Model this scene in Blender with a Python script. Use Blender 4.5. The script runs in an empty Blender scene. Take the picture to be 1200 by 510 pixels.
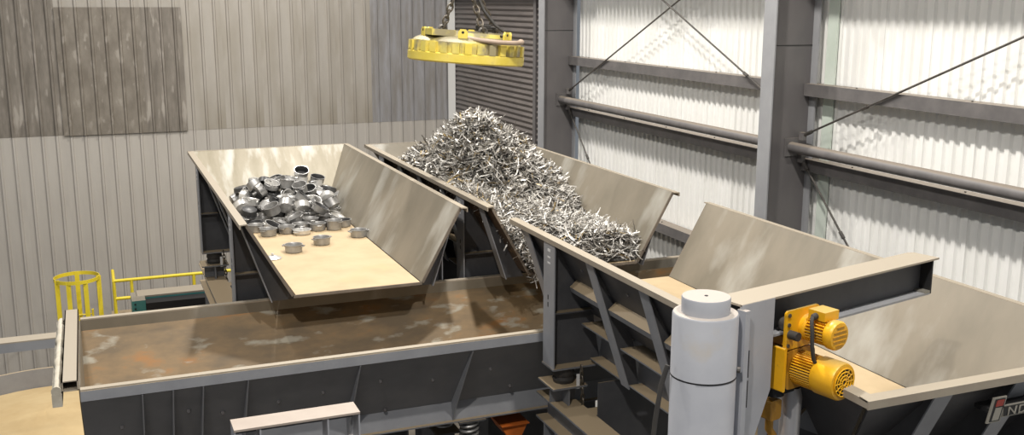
import bpy, bmesh, math, random
import numpy as np
from mathutils import Matrix, Vector
random.seed(7)
H = 9.2                       # height of the viewpoint above the hall floor; everything below is built relative to it
S = bpy.context.scene
COL = S.collection

# ------------------------------------------------------------------ camera
cam_d = bpy.data.cameras.new('camera'); cam = bpy.data.objects.new('camera', cam_d); COL.objects.link(cam)
f = 1205.0
ey = Vector((95-600, 0-255, f)).normalized()
ex = Vector((3600-600, 8-255, f)).normalized(); ex = (ex - ey*ex.dot(ey)).normalized()
ez = ex.cross(ey)
if ez.y > 0: ez = -ez
row = [Vector((ex[i], ey[i], ez[i])) for i in range(3)]
m = Matrix.Identity(4)
for i in range(3):
    m[i][0] = row[0][i]; m[i][1] = -row[1][i]; m[i][2] = -row[2][i]
m[2][3] = H
cam.matrix_world = m
cam_d.sensor_width = 36; cam_d.lens = 36*f/1200; cam_d.clip_end = 200
S.camera = cam

# ------------------------------------------------------------------ light
S.view_settings.view_transform = 'Standard'; S.view_settings.look = 'None'
S.view_settings.gamma = 1; S.view_settings.use_curve_mapping = False
S.view_settings.exposure = 0.0
w = bpy.data.worlds.new('hall_ambient'); S.world = w; w.use_nodes = True
w.node_tree.nodes['Background'].inputs[0].default_value = (0.85, 0.92, 1.0, 1)
w.node_tree.nodes['Background'].inputs[1].default_value = 0.20
def lamp(x, y, z, p, col=(1, .95, .88), size=.35):
    d = bpy.data.lights.new('high_bay_lamp', 'AREA'); d.shape = 'DISK'; d.size = size; d.energy = p; d.color = col
    o = bpy.data.objects.new('high_bay_lamp', d); COL.objects.link(o); o.location = (x, y, H+z)
    return o
for x, y, p in ((-1.0, 1.5, 680), (-1.5, 10, 230), (-1.5, 17.5, 480), (4.3, 3.0, 520), (4.3, 9.2, 690), (4.6, 14.5, 520), (4.0, 20.5, 620)):
    lamp(x, y, 5.2, p)

# ------------------------------------------------------------------ materials
def mat(name, c1, c2=None, scale=3, rough=.6, metal=0, bump=0, stretch=(1, 1, 1), c3=None, lo=.35, hi=.65, dust=None, dust_lo=.55, dust_hi=.8, spots=None, spot_scale=2, spot_lo=.6, spot_hi=.66, detail=5):
    mt = bpy.data.materials.new(name); mt.use_nodes = True
    nt = mt.node_tree; N = nt.nodes; L = nt.links; b = N['Principled BSDF']
    b.inputs['Roughness'].default_value = rough; b.inputs['Metallic'].default_value = metal
    b.inputs['Base Color'].default_value = (*c1, 1)
    tc = N.new('ShaderNodeTexCoord'); mp = N.new('ShaderNodeMapping'); mp.inputs['Scale'].default_value = stretch
    L.new(tc.outputs['Object'], mp.inputs[0])
    col = None
    if c2:
        n = N.new('ShaderNodeTexNoise'); n.inputs['Scale'].default_value = scale; n.inputs['Detail'].default_value = detail
        n.inputs['Roughness'].default_value = .6
        L.new(mp.outputs[0], n.inputs[0])
        r = N.new('ShaderNodeValToRGB'); L.new(n.outputs[0], r.inputs[0])
        r.color_ramp.elements[0].position = lo; r.color_ramp.elements[0].color = (*c1, 1)
        r.color_ramp.elements[1].position = hi; r.color_ramp.elements[1].color = (*c2, 1)
        if c3:
            e = r.color_ramp.elements.new(min(.99, hi+.12)); e.color = (*c3, 1)
        col = r.outputs[0]
        if bump:
            bp = N.new('ShaderNodeBump'); bp.inputs['Strength'].default_value = bump; bp.inputs['Distance'].default_value = .02
            L.new(n.outputs[0], bp.inputs['Height']); L.new(bp.outputs[0], b.inputs['Normal'])
    def mix(fac, a, bcol):
        mx = N.new('ShaderNodeMix'); mx.data_type = 'RGBA'
        L.new(fac, mx.inputs[0])
        if a is None: mx.inputs[6].default_value = (*c1, 1)
        else: L.new(a, mx.inputs[6])
        mx.inputs[7].default_value = (*bcol, 1)
        return mx.outputs[2]
    def ramp01(src, a, c):
        mr = N.new('ShaderNodeMapRange'); mr.inputs[1].default_value = a; mr.inputs[2].default_value = c
        L.new(src, mr.inputs[0]); return mr.outputs[0]
    if spots:
        n2 = N.new('ShaderNodeTexNoise'); n2.inputs['Scale'].default_value = spot_scale; n2.inputs['Detail'].default_value = 6
        L.new(mp.outputs[0], n2.inputs[0])
        col = mix(ramp01(n2.outputs[0], spot_lo, spot_hi), col, spots)
    if dust:
        g = N.new('ShaderNodeNewGeometry'); sx = N.new('ShaderNodeSeparateXYZ'); L.new(g.outputs['Normal'], sx.inputs[0])
        col = mix(ramp01(sx.outputs[2], dust_lo, dust_hi), col, dust)
    if col: L.new(col, b.inputs['Base Color'])
    return mt
TAN = (.50, .39, .25)
M = {}
M['concrete'] = mat('concrete', (.16, .14, .12), (.26, .23, .19), 1.2, .85, bump=.2)
M['wall_clean'] = mat('wall_clean', (.47, .44, .40), (.53, .50, .455), 1.2, .5, stretch=(3, 3, .4))
M['wall_upper'] = mat('wall_upper', (.41, .38, .335), (.47, .44, .395), .9, .5, stretch=(2, 2, .6), spots=(.34, .305, .25), spot_scale=.7, spot_lo=.45, spot_hi=.7)
M['wall_dirty'] = mat('wall_dirty', (.17, .15, .125), (.28, .25, .215), 2.5, .6, stretch=(2.5, 2.5, .5), spots=(.40, .365, .32), spot_scale=2.6, spot_lo=.57, spot_hi=.66)
M['wall_patch'] = mat('wall_patch', (.19, .165, .135), (.28, .25, .21), 2, .6, stretch=(2, 2, .9), spots=(.37, .335, .29), spot_scale=3, spot_lo=.58, spot_hi=.68)
M['galvanised'] = mat('galvanised', (.36, .34, .32), (.48, .48, .50), 3, .35, .35, stretch=(2, 2, .3))
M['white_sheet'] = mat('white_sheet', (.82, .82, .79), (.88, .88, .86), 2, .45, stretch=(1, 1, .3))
M['pale_sheet'] = mat('pale_sheet', (.60, .68, .60), (.68, .74, .68), 2, .45)
M['brown_sheet'] = mat('brown_sheet', (.13, .115, .11), (.17, .15, .14), 2, .45, stretch=(1, .4, 2))
M['column_grey'] = mat('column_grey', (.125, .118, .12), (.155, .145, .145), 1.5, .5, stretch=(1, 1, .5), spots=(.20, .15, .08), spot_scale=1.5, spot_lo=.70, spot_hi=.78)
M['flange_grey'] = mat('flange_grey', (.27, .275, .29), (.32, .325, .34), 2, .5)
M['girt_grey'] = mat('girt_grey', (.12, .114, .114), (.16, .15, .148), 4, .5, dust=(.235, .20, .165))
M['rod_steel'] = mat('rod_steel', (.07, .065, .06), (.11, .10, .09), 8, .45, .3)
M['paint_dark'] = mat('paint_dark', (.07, .071, .077), (.09, .091, .098), 4, .5, dust=(.27, .21, .135), dust_lo=.6, dust_hi=.85)
M['paint_grey'] = mat('paint_grey', (.27, .277, .30), (.31, .318, .34), 4, .5, dust=(.46, .37, .25), dust_lo=.6, dust_hi=.85)
M['paint_mid'] = mat('paint_mid', (.17, .175, .19), (.20, .205, .22), 3, .5, dust=(.40, .31, .20), dust_lo=.45, dust_hi=.75)
M['rim_dusty'] = mat('rim_dusty', (.33, .28, .22), (.38, .33, .26), 4, .6, dust=(.34, .295, .23))
M['floor_tan'] = mat('floor_tan', (.41, .31, .185), (.48, .37, .225), 2.0, .65, spots=(.47, .34, .18), spot_scale=1.3, spot_lo=.62, spot_hi=.8)
M['liner'] = mat('liner', (.165, .147, .113), (.24, .21, .163), 1.1, .42, .1, stretch=(1, 1.2, .35), spots=(.36, .345, .305), spot_scale=1.6, spot_lo=.54, spot_hi=.72)
M['liner_wet'] = mat('liner_wet', (.23, .20, .135), (.32, .285, .215), 1.5, .45, .1, stretch=(2.6, 1, .5), spots=(.47, .455, .405), spot_scale=1.6, spot_lo=.50, spot_hi=.66)
M['liner_rust'] = mat('liner_rust', (.135, .095, .05), (.22, .145, .068), 3.2, .55, .05, stretch=(.55, 1, 1.7), c3=(.31, .145, .04), lo=.36, hi=.58, spots=(.33, .30, .235), spot_scale=4.5, spot_lo=.57, spot_hi=.66, detail=10)
M['wall_edge'] = mat('wall_edge', (.15, .125, .10), (.22, .18, .14), 5, .6)
M['rust'] = mat('rust', (.06, .045, .035), (.12, .08, .05), 4, .7, spots=(.24, .15, .06), spot_scale=6, spot_lo=.62, spot_hi=.7)
M['black'] = mat('black', (.012, .012, .013), rough=.6)
M['rubber'] = mat('rubber', (.03, .028, .027), (.05, .045, .04), 6, .7)
M['white_paint'] = mat('white_paint', (.34, .35, .385), (.39, .40, .43), 2.5, .45, spots=(.40, .36, .31), spot_scale=2.2, spot_lo=.66, spot_hi=.8, dust=(.42, .38, .345), dust_lo=.7, dust_hi=.9)
M['white_flat'] = mat('white_flat', (.75, .75, .75), rough=.6)
M['yellow'] = mat('yellow', (.85, .66, .03), (.90, .72, .05), 5, .45)
M['yellow_magnet'] = mat('yellow_magnet', (.62, .52, .10), (.70, .59, .17), 5, .5, spots=(.30, .26, .15), spot_scale=4, spot_lo=.46, spot_hi=.6, dust=(.165, .14, .07), dust_lo=.6, dust_hi=.95)
M['yellow_band'] = mat('yellow_band', (.68, .54, .07), (.74, .60, .13), 5, .5, spots=(.5, .4, .12), spot_scale=5, spot_lo=.66, spot_hi=.8)
M['amber'] = mat('amber', (.80, .40, .01), (.86, .46, .015), 5, .38, spots=(.45, .25, .03), spot_scale=9, spot_lo=.68, spot_hi=.8, dust=(.50, .34, .10), dust_lo=.75, dust_hi=1)
M['amber_dark'] = mat('amber_dark', (.42, .20, .01), (.5, .25, .02), 8, .5)
M['teal'] = mat('teal', (.05, .22, .21), (.07, .26, .25), 4, .5, dust=(.27, .24, .19))
M['chain_steel'] = mat('chain_steel', (.09, .078, .06), (.18, .155, .125), 20, .45, .6)
M['hose_tan'] = mat('hose_tan', (.33, .25, .19), (.39, .30, .23), 5, .6)
M['alu_cast'] = mat('alu_cast', (.30, .295, .29), (.41, .405, .395), 9, .42, .65)
M['alu_bright'] = mat('alu_bright', (.60, .59, .57), (.72, .71, .69), 9, .34, .6)
M['nonstick'] = mat('nonstick', (.03, .03, .032), (.06, .06, .06), 9, .4)
M['strip_bright'] = mat('strip_bright', (.66, .64, .60), (.80, .78, .75), 6, .4, .25)
M['strip_mid'] = mat('strip_mid', (.42, .40, .37), (.52, .50, .46), 6, .45, .3)
M['strip_dark'] = mat('strip_dark', (.12, .11, .10), (.20, .185, .165), 6, .45, .4)
M['strip_brass'] = mat('strip_brass', (.46, .34, .16), (.52, .40, .22), 6, .4, .5)
M['gap_shade'] = mat('gap_shade', (.035, .033, .03), (.07, .065, .06), 8, .7)  # near-black sheet under the strips paints the shade in their gaps
M['sand'] = mat('sand', (.47, .34, .17), (.54, .41, .22), 1.5, .85, bump=.15)
M['orange'] = mat('orange', (.60, .14, .02), (.66, .17, .03), 4, .5)
M['red'] = mat('red', (.26, .03, .02), rough=.5)
M['sign_steel'] = mat('sign_steel', (.27, .255, .22), (.33, .31, .27), 8, .4, .4)
M['lump'] = mat('lump', (.44, .40, .32), (.55, .51, .43), 6, .8, bump=.4)
M['cream'] = mat('cream', (.37, .31, .265), (.42, .36, .31), 3, .6)

# ------------------------------------------------------------------ mesh helpers
class MB:
    def __init__(s, xf=None): s.v = []; s.f = []; s.m = []; s.xf = xf; s.mi = 0
    def add(s, vs, fs):
        b = len(s.v)
        for p in vs: s.v.append(tuple(s.xf(*p)) if s.xf else tuple(p))
        for q in fs: s.f.append([b+i for i in q]); s.m.append(s.mi)
    def box(s, x0, x1, y0, y1, z0, z1):
        s.add([(x, y, z) for z in (z0, z1) for y in (y0, y1) for x in (x0, x1)],
              [(0, 2, 3, 1), (4, 5, 7, 6), (0, 1, 5, 4), (2, 6, 7, 3), (0, 4, 6, 2), (1, 3, 7, 5)])
    def prism(s, poly, axis, a0, a1):        # poly of 2-tuples in the other two axes (in xyz order)
        n = len(poly)
        def P(p, a):
            if axis == 'x': return (a, p[0], p[1])
            if axis == 'y': return (p[0], a, p[1])
            return (p[0], p[1], a)
        vs = [P(p, a0) for p in poly]+[P(p, a1) for p in poly]
        s.add(vs, [tuple(range(n))[::-1], tuple(range(n, 2*n))]+[(i, (i+1) % n, n+(i+1) % n, n+i) for i in range(n)])
    def slab(s, pts, off):                   # planar polygon with thickness vector
        n = len(pts); o = Vector(off)
        vs = [tuple(Vector(p)) for p in pts]+[tuple(Vector(p)+o) for p in pts]
        s.add(vs, [tuple(range(n))[::-1], tuple(range(n, 2*n))]+[(i, (i+1) % n, n+(i+1) % n, n+i) for i in range(n)])
    def tube(s, path, r, n=8, closed=False, cap=True):
        P = [Vector(p) for p in path]; k = len(P); rings = []
        up = Vector((0, 0, 1)); prev = None
        for i in range(k):
            if closed: t = (P[(i+1) % k]-P[i-1]).normalized()
            else: t = (P[min(i+1, k-1)]-P[max(i-1, 0)]).normalized()
            if prev is None:
                a = up if abs(t.z) < .9 else Vector((1, 0, 0))
                u = t.cross(a).normalized()
            else:
                u = (prev-t*prev.dot(t)).normalized()
            prev = u; v = t.cross(u); rr = r[i] if isinstance(r, (list, tuple)) else r
            rings.append([tuple(P[i]+(u*math.cos(q*2*math.pi/n)+v*math.sin(q*2*math.pi/n))*rr) for q in range(n)])
        vs = [p for R in rings for p in R]; fs = []
        for i in range(k if closed else k-1):
            j = (i+1) % k
            for q in range(n): fs.append((i*n+q, i*n+(q+1) % n, j*n+(q+1) % n, j*n+q))
        if cap and not closed: fs += [tuple(range(n))[::-1], tuple(range((k-1)*n, k*n))]
        s.add(vs, fs)
    def lathe(s, prof, c, ax=(0, 0, 1), n=32):   # prof: (radius, height along axis)
        a = Vector(ax).normalized(); h = Vector((1, 0, 0)) if abs(a.x) < .8 else Vector((0, 1, 0))
        u = (h-a*h.dot(a)).normalized(); v = a.cross(u); c = Vector(c); vs = []; fs = []
        for r, z in prof:
            for q in range(n):
                t = q*2*math.pi/n; vs.append(tuple(c+a*z+(u*math.cos(t)+v*math.sin(t))*max(r, 1e-4)))
        for i in range(len(prof)-1):
            for q in range(n): fs.append((i*n+q, i*n+(q+1) % n, (i+1)*n+(q+1) % n, (i+1)*n+q))
        s.add(vs, fs)
    def build(s, name, ma, parent=None, smooth=0, org=(0, 0, 0)):
        root = parent; o3 = Vector(org)
        if parent is not None:
            while root.parent: root = root.parent
            o3 = Vector(root.location)
        me = bpy.data.meshes.new(name); me.from_pydata([tuple(Vector(p)-o3) for p in s.v], [], s.f)
        for k in (ma if isinstance(ma, (list, tuple)) else [ma]): me.materials.append(M[k])
        if max(s.m, default=0): me.polygons.foreach_set('material_index', s.m)
        bm = bmesh.new(); bm.from_mesh(me); bmesh.ops.recalc_face_normals(bm, faces=bm.faces); bm.to_mesh(me); bm.free()
        if smooth:
            me.polygons.foreach_set('use_smooth', [True]*len(me.polygons)); me.set_sharp_from_angle(angle=math.radians(smooth))
        o = bpy.data.objects.new(name, me); COL.objects.link(o)
        if parent is not None: o.parent = parent
        else: o.location = o3
        return o
def tag(o, label, cat=None, group=None, kind=None):
    if label: o['label'] = label
    if cat: o['category'] = cat
    if group: o['group'] = group
    if kind: o['kind'] = kind
    return o
def empty(name, loc, label=None, cat=None, group=None, kind=None):
    o = bpy.data.objects.new(name, None); COL.objects.link(o); o.location = loc; o.empty_display_size = .2
    return tag(o, label, cat, group, kind)
def inst(src, name, parent, loc, ma=None):
    o = src.copy(); o.name = name; COL.objects.link(o); o.parent = parent; o.location = loc
    if ma:
        o.data = src.data.copy(); o.data.materials.clear(); o.data.materials.append(M[ma])
    return o
def chain_mb(mb, p0, p1, link=.07, r=.008, w=.4):
    p0 = Vector(p0); p1 = Vector(p1); d = (p1-p0); n = max(1, int(d.length/(link*.72))); t = d.normalized()
    a = t.cross(Vector((0, 1, 0)) if abs(t.y) < .9 else Vector((1, 0, 0))).normalized(); b = t.cross(a)
    for i in range(n):
        c = p0+d*((i+.5)/n); u = a if i % 2 else b; pts = []
        for k in range(10):
            q = k*2*math.pi/10; pts.append(tuple(c+t*(math.cos(q)*link*.5)+u*(math.sin(q)*link*w*.5)))
        mb.tube(pts, r, 5, closed=True)

# ================================================================== THE HALL
FL = -H
b = MB(); b.box(-9, 10, -4, 27, FL-.2, FL); tag(b.build('floor', 'concrete'), 'brown concrete hall floor far below the feeders', kind='structure')

# back wall of ribbed steel sheets, .305 m rib pitch
YW = 25.84
def rib_sheet(nrib, z0, z1):
    p = .305; prof = []
    for i in range(nrib):
        x = i*p
        prof += [(x, 0), (x+.115, 0), (x+.132, -.042), (x+.173, -.042), (x+.19, 0)]
    prof.append((nrib*p, 0))
    mb = MB(); n = len(prof)
    vs = [(x, y, z0) for x, y in prof]+[(x, y, z1) for x, y in prof]
    mb.add(vs, [(i, i+1, n+i+1, n+i) for i in range(n-1)])
    return mb
wb = empty('wall_back', (0, YW, FL), 'ribbed steel back wall, dirty above and pale grey below', kind='structure')
def wsheet(mb, ma):
    o = mb.build('panel', ma); o.parent = wb; return o
lo = wsheet(rib_sheet(3, 0, 6.17), 'wall_clean'); up = wsheet(rib_sheet(3, 6.13, 12.5), 'wall_upper')
half_lo = wsheet(rib_sheet(2, 0, 6.17), 'wall_clean'); half_up = wsheet(rib_sheet(2, 6.13, 12.5), 'galvanised')
first = [True, True]
mats_up = {}
variants = {}
def upv(ma):
    if ma not in variants:
        variants[ma] = up.data.copy(); variants[ma].materials.clear(); variants[ma].materials.append(M[ma])
    return variants[ma]
k0, k1 = -6, 10
for k in range(k0, k1):
    x = -.6+.915*k
    for isup in (0, 1):
        src = up if isup else lo
        if first[isup]: o = src; first[isup] = False
        else: o = src.copy(); COL.objects.link(o)
        o.location = (x, -.006 if isup else 0, 0)
        if isup:
            o.data = upv('wall_dirty' if k < 0 else 'galvanised' if k >= 8 else 'wall_upper')
half_lo.location = (-.6+.915*10, 0, 0); half_up.location = (-.6+.915*10, -.006, 0)
pa = wsheet(rib_sheet(3, 6.12, 9.04), 'wall_patch'); pa.location = (-.6, -.05, 0)
for k in (1, 2):
    o = pa.copy(); COL.objects.link(o); o.location = (-.6+.915*k, -.05, 0)
    if k == 2: o.data = pa.data.copy(); o.data.materials.clear(); o.data.materials.append(M['wall_dirty'])

# right wall: white corrugated sheets in two bays
wr = empty('wall_right', (9.0, 0, FL), 'white corrugated steel side wall behind the columns', kind='structure')
def wave_sheet(n, p, z0, z1):
    prof = []
    for i in range(n):
        y = i*p
        prof += [(0, y), (0, y+p*.38), (.032, y+p*.5), (.032, y+p*.88)]
    prof.append((0, n*p)); m_ = len(prof); mb = MB()
    mb.add([(x, y, z0) for x, y in prof]+[(x, y, z1) for x, y in prof], [(i, i+1, m_+i+1, m_+i) for i in range(m_-1)])
    mb.box(-.004, .004, -.006, .006, z0, z1)
    return mb
sh = wave_sheet(5, .153, 0, 12.5).build('panel', 'white_sheet'); sh.parent = wr
Y = 18.43; k = 0
while Y > -2:
    Y -= .765
    o = sh if k == 0 else sh.copy()
    if k: COL.objects.link(o)
    o.location = (0, Y, 0); k += 1
mb = MB(); mb.box(8.96, 8.985, 10.83, 11.02, FL, 3.2); fl_ = mb.build('flashing', 'pale_sheet', wr)
# dark corner sheets with horizontal corrugation
wc = empty('wall_corner', (9.0, 18.7, FL), 'dark brown wall of horizontally corrugated sheets in the corner', kind='structure')
def hsheet():
    p = .122; prof = []
    for i in range(6):
        z = i*p
        for q in range(6): prof.append((-.022*math.cos(q*math.pi/3), z+q*p/6))
    prof.append((-.022, 6*p)); n = len(prof); mb = MB()
    mb.add([(x, 0, z) for x, z in prof]+[(x, 7.14, z) for x, z in prof], [(i, i+1, n+i+1, n+i) for i in range(n-1)])
    return mb
hs = hsheet().build('panel', 'brown_sheet'); hs.parent = wc
for k in range(17):
    o = hs if k == 0 else hs.copy()
    if k: COL.objects.link(o)
    o.location = (-.03, 0, k*.732)
mb = MB(); mb.box(8.76, 8.955, 25.755, 25.775, FL, 3.2); mb.build('daylight_strip', 'white_sheet', wc)  # pale strip paints in the daylight showing at the corner
mb = MB(); mb.box(8.92, 8.965, 20.42, 20.56, FL, 3.2); mb.build('edge_trim', 'column_grey', wc)

# columns
def column(y, label):
    c = empty('steel_column', (8.6, y, FL), label, 'column', 'steel columns along the white wall')
    mb = MB(); mb.box(8.215, 8.96, y-.008, y+.008, FL, 3.2); mb.build('web', 'column_grey', c)
    mb = MB(); mb.box(8.195, 8.215, y-.13, y+.13, FL, 3.2); mb.build('flange', 'flange_grey', c)  # lighter grey than the web stands in for the light it faces
    mb = MB(); mb.box(8.88, 8.90, y-.13, y+.13, FL, 3.2); mb.build('flange', 'flange_grey', c)
    mb = MB(); mb.box(8.216, 8.88, y-.013, y-.0085, -.565, -.555); mb.build('splice_seam', 'black', c)
    mb = MB(); mb.box(8.216, 8.88, y-.016, y-.008, FL, FL+.4); mb.build('stiffener', 'column_grey', c)
    return c
column(18.5, 'dark steel column at the end of the brown corrugated corner wall')
column(11.22, 'broad grey steel column between the two white wall bays')

# overhead crane runway carried on the columns, above the picture
rw = empty('crane_runway', (7.95, 12, 1.2), 'steel crane runway beam high along the white wall', 'runway beam')
mb = MB(); mb.box(7.75, 8.15, -3, 25.7, 1.20, 1.23); mb.build('bottom_flange', 'girt_grey', rw)
mb = MB(); mb.box(7.94, 7.96, -3, 25.7, 1.23, 1.87); mb.build('web', 'girt_grey', rw)
mb = MB(); mb.box(7.75, 8.15, -3, 25.7, 1.87, 1.9); mb.build('top_flange', 'girt_grey', rw)
for y in (11.22, 18.5):
    mb = MB(); mb.box(7.8, 8.194, y-.1, y+.1, 1.0, 1.199); mb.build('bracket', 'girt_grey', rw)
# girts, struts, braces
def girt(z, y0, y1, label, x0=8.78):
    g = empty('wall_girt', (8.9, (y0+y1)/2, z), label, 'girt', 'horizontal rails on the white wall')
    mb = MB(); mb.box(x0, 8.985, y0, y1, z-.012, z); mb.build('top_flange', 'girt_grey', g)
    mb = MB(); mb.box(x0, x0+.012, y0, y1, z-.15, z-.012); mb.build('web', 'girt_grey', g)
    mb = MB(); mb.box(x0, 8.985, y0, y1, z-.162, z-.15); mb.build('bottom_flange', 'girt_grey', g)
    for k in range(5):
        y = y0+(y1-y0)*(k+.5)/5
        mb = MB(); mb.lathe([(0, .012), (.012, .012), (.012, 0)], (x0+.08, y, z), n=8); mb.build('bolt', 'rod_steel', g)
    return g
def strut(y0, y1, label):
    g = empty('pipe_strut', (8.62, (y0+y1)/2, -1.9), label, 'pipe', 'round pipes along the white wall')
    mb = MB(); mb.tube([(8.62, y0+.02, -1.9), (8.62, y1-.02, -1.9)], .072, 20); mb.build('pipe', 'girt_grey', g, 40)
    for y in (y0+.01, y1-.01):
        mb = MB(); mb.box(8.52, 8.72, y-.01, y+.01, -2.02, -1.78); mb.build('end_plate', 'girt_grey', g)
def rod(p, q, label):
    g = empty('brace_rod', p, label, 'brace rod', 'thin diagonal brace rods on the white wall')
    mb = MB(); mb.tube([p, q], .014, 8); mb.build('rod', 'rod_steel', g, 40)
    d = (Vector(q)-Vector(p)).normalized(); P = Vector(p)
    mb = MB(); mb.tube([P+d*.02, P+d*.2], .026, 8); mb.build('clevis', 'rod_steel', g, 40)
    Q = P+d*1.25
    mb = MB(); mb.tube([Q-d*.05, Q+d*.05], .024, 8); mb.build('coupling', 'rod_steel', g, 40)
    mb = MB(); mb.box(P.x-.05, P.x+.02, P.y-.06 if p[1] > 11.2 else P.y-.06, P.y+.02, P.z-.05, P.z+.05); mb.build('gusset', 'girt_grey', g)
for nm, y0, y1 in (('far bay, between the two columns', 11.24, 18.48), ('near bay, right of the broad column', 2, 11.2)):
    girt(-1.06, y0, y1, 'upper grey channel rail on the white wall, '+nm)
    girt(-2.06, y0, y1, 'shadowed channel rail just below the round pipe, '+nm, 8.80)
    girt(-3.68, y0, y1, 'lowest channel rail on the white wall, '+nm)
    strut(y0, y1, 'round grey pipe running along the white wall, '+nm)
rod((8.755, 18.42, -1.74), (8.755, 11.30, 1.36), 'thin rod rising to the right across the far white bay')
rod((8.722, 11.30, -1.52), (8.722, 18.42, 1.58), 'thin rod falling to the right across the far white bay')
rod((8.755, 18.42, -2.05), (8.755, 11.30, -9.0), 'thin rod falling below the pipe beside the dark column')
rod((8.755, 11.14, -1.75), (8.755, 2.2, 1.98), 'thin rod rising to the right across the near white bay')
rod((8.755, 11.14, -2.05), (8.755, 4.0, -8.9), 'thin rod falling below the pipe beside the broad column')

# ================================================================== FEEDERS
ZR, ZF, ZB = -2.40, -3.27, -3.80
HF, HT = .75, 1.24
def wx(z): return HF+(HT-HF)*(z-ZF)/(ZR-ZF)
def feeder(name, label, xc, y0, sg, L, frame_label, wet=False, wall='paint_dark'):
    root = empty(name, (xc, y0+sg*L/2, ZB), label, 'feeder', 'vibrating hopper feeders')
    X = lambda x, t, z: (xc+sg*x, y0+sg*t, z)
    Tb, Tt = L-.77, L
    def part(nm, ma, fn, par=root, sm=0):
        mb = MB(X); fn(mb); return mb.build(nm, ma, par, sm)
    part('floor_plate', 'floor_tan', lambda q: q.box(-HF+.014, HF-.014, 0, Tb-.012, ZF-.02, ZF))
    part('floor_seam', 'black', lambda q: q.box(-HF-.002, HF+.002, .004, Tb, ZF-.03, ZF-.021))
    part('lip', 'wall_edge', lambda q: q.box(-HF-.01, HF+.01, -.012, 0, ZF-.035, ZF-.002))
    part('pan_box', 'paint_mid', lambda q: q.box(-.70, .70, .78, Tb-.05, ZB, ZF-.022))
    for s in (-1, 1):
        nx = .87; nz = .49; ln = math.hypot(nx, nz); n_out = Vector((s*nx/ln, 0, -nz/ln))
        pts = [Vector((s*HF, 0, ZF)), Vector((s*HF, Tb, ZF)), Vector((s*HT, Tt, ZR)), Vector((s*HT, 0, ZR))]
        part('liner', 'liner', lambda q: q.slab(pts, n_out*.014))
        p2 = [p+n_out*.02 for p in pts]
        part('side_wall', wall, lambda q: q.slab(p2, n_out*.016))
        part('edge_strip', 'wall_edge', lambda q: q.slab([p+n_out*.002+Vector((0, -.012, 0)) for p in (pts[0], pts[3])]+[p+n_out*.034+Vector((0, -.012, 0)) for p in (pts[3], pts[0])], (0, .011, 0)))
        # rim flange: flat top bent down at the outside
        fl = [(s*HT, ZR+.004), (s*(HT+.085), ZR-.004), (s*(HT+.085), ZR-.055), (s*(HT+.073), ZR-.055), (s*(HT+.073), ZR-.016), (s*HT, ZR-.010)]
        part('rim_flange', 'rim_dusty', lambda q: q.prism(fl, 'y', -.06, Tt))
        # slanted ribs and upright posts
        def rib_web(q, t, th=.012):
            zb = ZB if t > .5 else -3.40
            q.slab([(s*(HT+.03), t, ZR-.03), (s*(.83-.322*(ZB-zb)), t, zb), (s*.70, t, zb), (s*(HF+.03), t, ZF-.02), (s*(wx(ZR-.05)+.035), t, ZR-.04)], (0, th, 0))
        slant = [.29, 1.85, 2.9, 3.87]
        for t in slant:
            r_ = part('rib', 'paint_dark', lambda q: rib_web(q, t))
            o1 = Vector((s*(HT+.035), t-.075, ZR-.058)); zb = ZB if t > .5 else -3.40; o2 = Vector((s*(.835-.322*(ZB-zb)), t-.075, zb))
            part('rib_flange', 'paint_grey', lambda q: q.slab([o1, o2, o2+Vector((0, .16, 0)), o1+Vector((0, .16, 0))], (s*.014, 0, .004)), r_)
        for t in (.98, 4.8):
            r_ = part('post', 'paint_dark', lambda q: q.slab([(s*(HT+.05), t, ZR-.03), (s*(HT+.05), t, ZB), (s*.70, t, ZB), (s*(HF+.03), t, ZF-.02), (s*(wx(ZR-.05)+.035), t, ZR-.04)], (0, .012, 0)))
            part('post_flange', 'paint_grey', lambda q: q.box(min(s*(HT+.052), s*(HT+.066)), max(s*(HT+.052), s*(HT+.066)), t-.13, t+.14, ZB-.02, ZR-.058), r_)
            part('stiffener', 'paint_dark', lambda q: q.box(min(s*.8, s*(HT+.05)), max(s*.8, s*(HT+.05)), t-.10, t+.10, -3.215, -3.20), r_)
            part('foot_plate', 'paint_mid', lambda q: q.box(min(s*.72, s*(HT+.07)), max(s*.72, s*(HT+.07)), t-.15, t+.15, ZB-.02, ZB), r_)
            for zz, hh in ((-2.52, .03), (-2.60, .018), (-2.66, .02)):
                part('paint_mark', 'white_flat', lambda q: q.box(min(s*(HT+.067), s*(HT+.0685)), max(s*(HT+.067), s*(HT+.0685)), t-.03, t+.04, zz-hh, zz), r_)
            for zz in (-3.1, -3.02):
                part('slot', 'black', lambda q: q.box(min(s*(HT+.066), s*(HT+.068)), max(s*(HT+.066), s*(HT+.068)), t-.02, t+.0, zz-.05, zz), r_)
        # lengthwise stiffeners between the ribs
        st = sorted(slant+[.98, 4.8, L-.95])
        for a, c in zip(st[:-1], st[1:]):
            if a < .5: continue
            part('stiffener', 'paint_mid', lambda q: q.prism([(s*(wx(-2.86)+.038), -2.86), (s*(HT+.035-.43*.53/1.335), -2.93), (s*(HT+.035-.43*.60/1.335), -2.99), (s*(wx(-3.08)+.038), -3.08)], 'y', a+.09, c-.085))
            part('shelf', 'paint_mid', lambda q: q.box(min(s*.705, s*.96), max(s*.705, s*.96), a+.09, c-.085, -3.36, -3.345))
            part('shelf', 'paint_mid', lambda q: q.box(min(s*.705, s*.85), max(s*.705, s*.85), a+.09, c-.085, ZB+.04, ZB+.055))
            for z_, t_ in ((-2.66, (a+c)/2), (-3.2, (a*.3+c*.7))):
                x_ = s*(wx(z_)+.036)
                part('bolt', 'paint_mid', lambda q: q.lathe([(.018, 0), (.018, .015), (0, .015)], (x_, t_, z_), (n_out.x, 0, n_out.z), 8))
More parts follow.
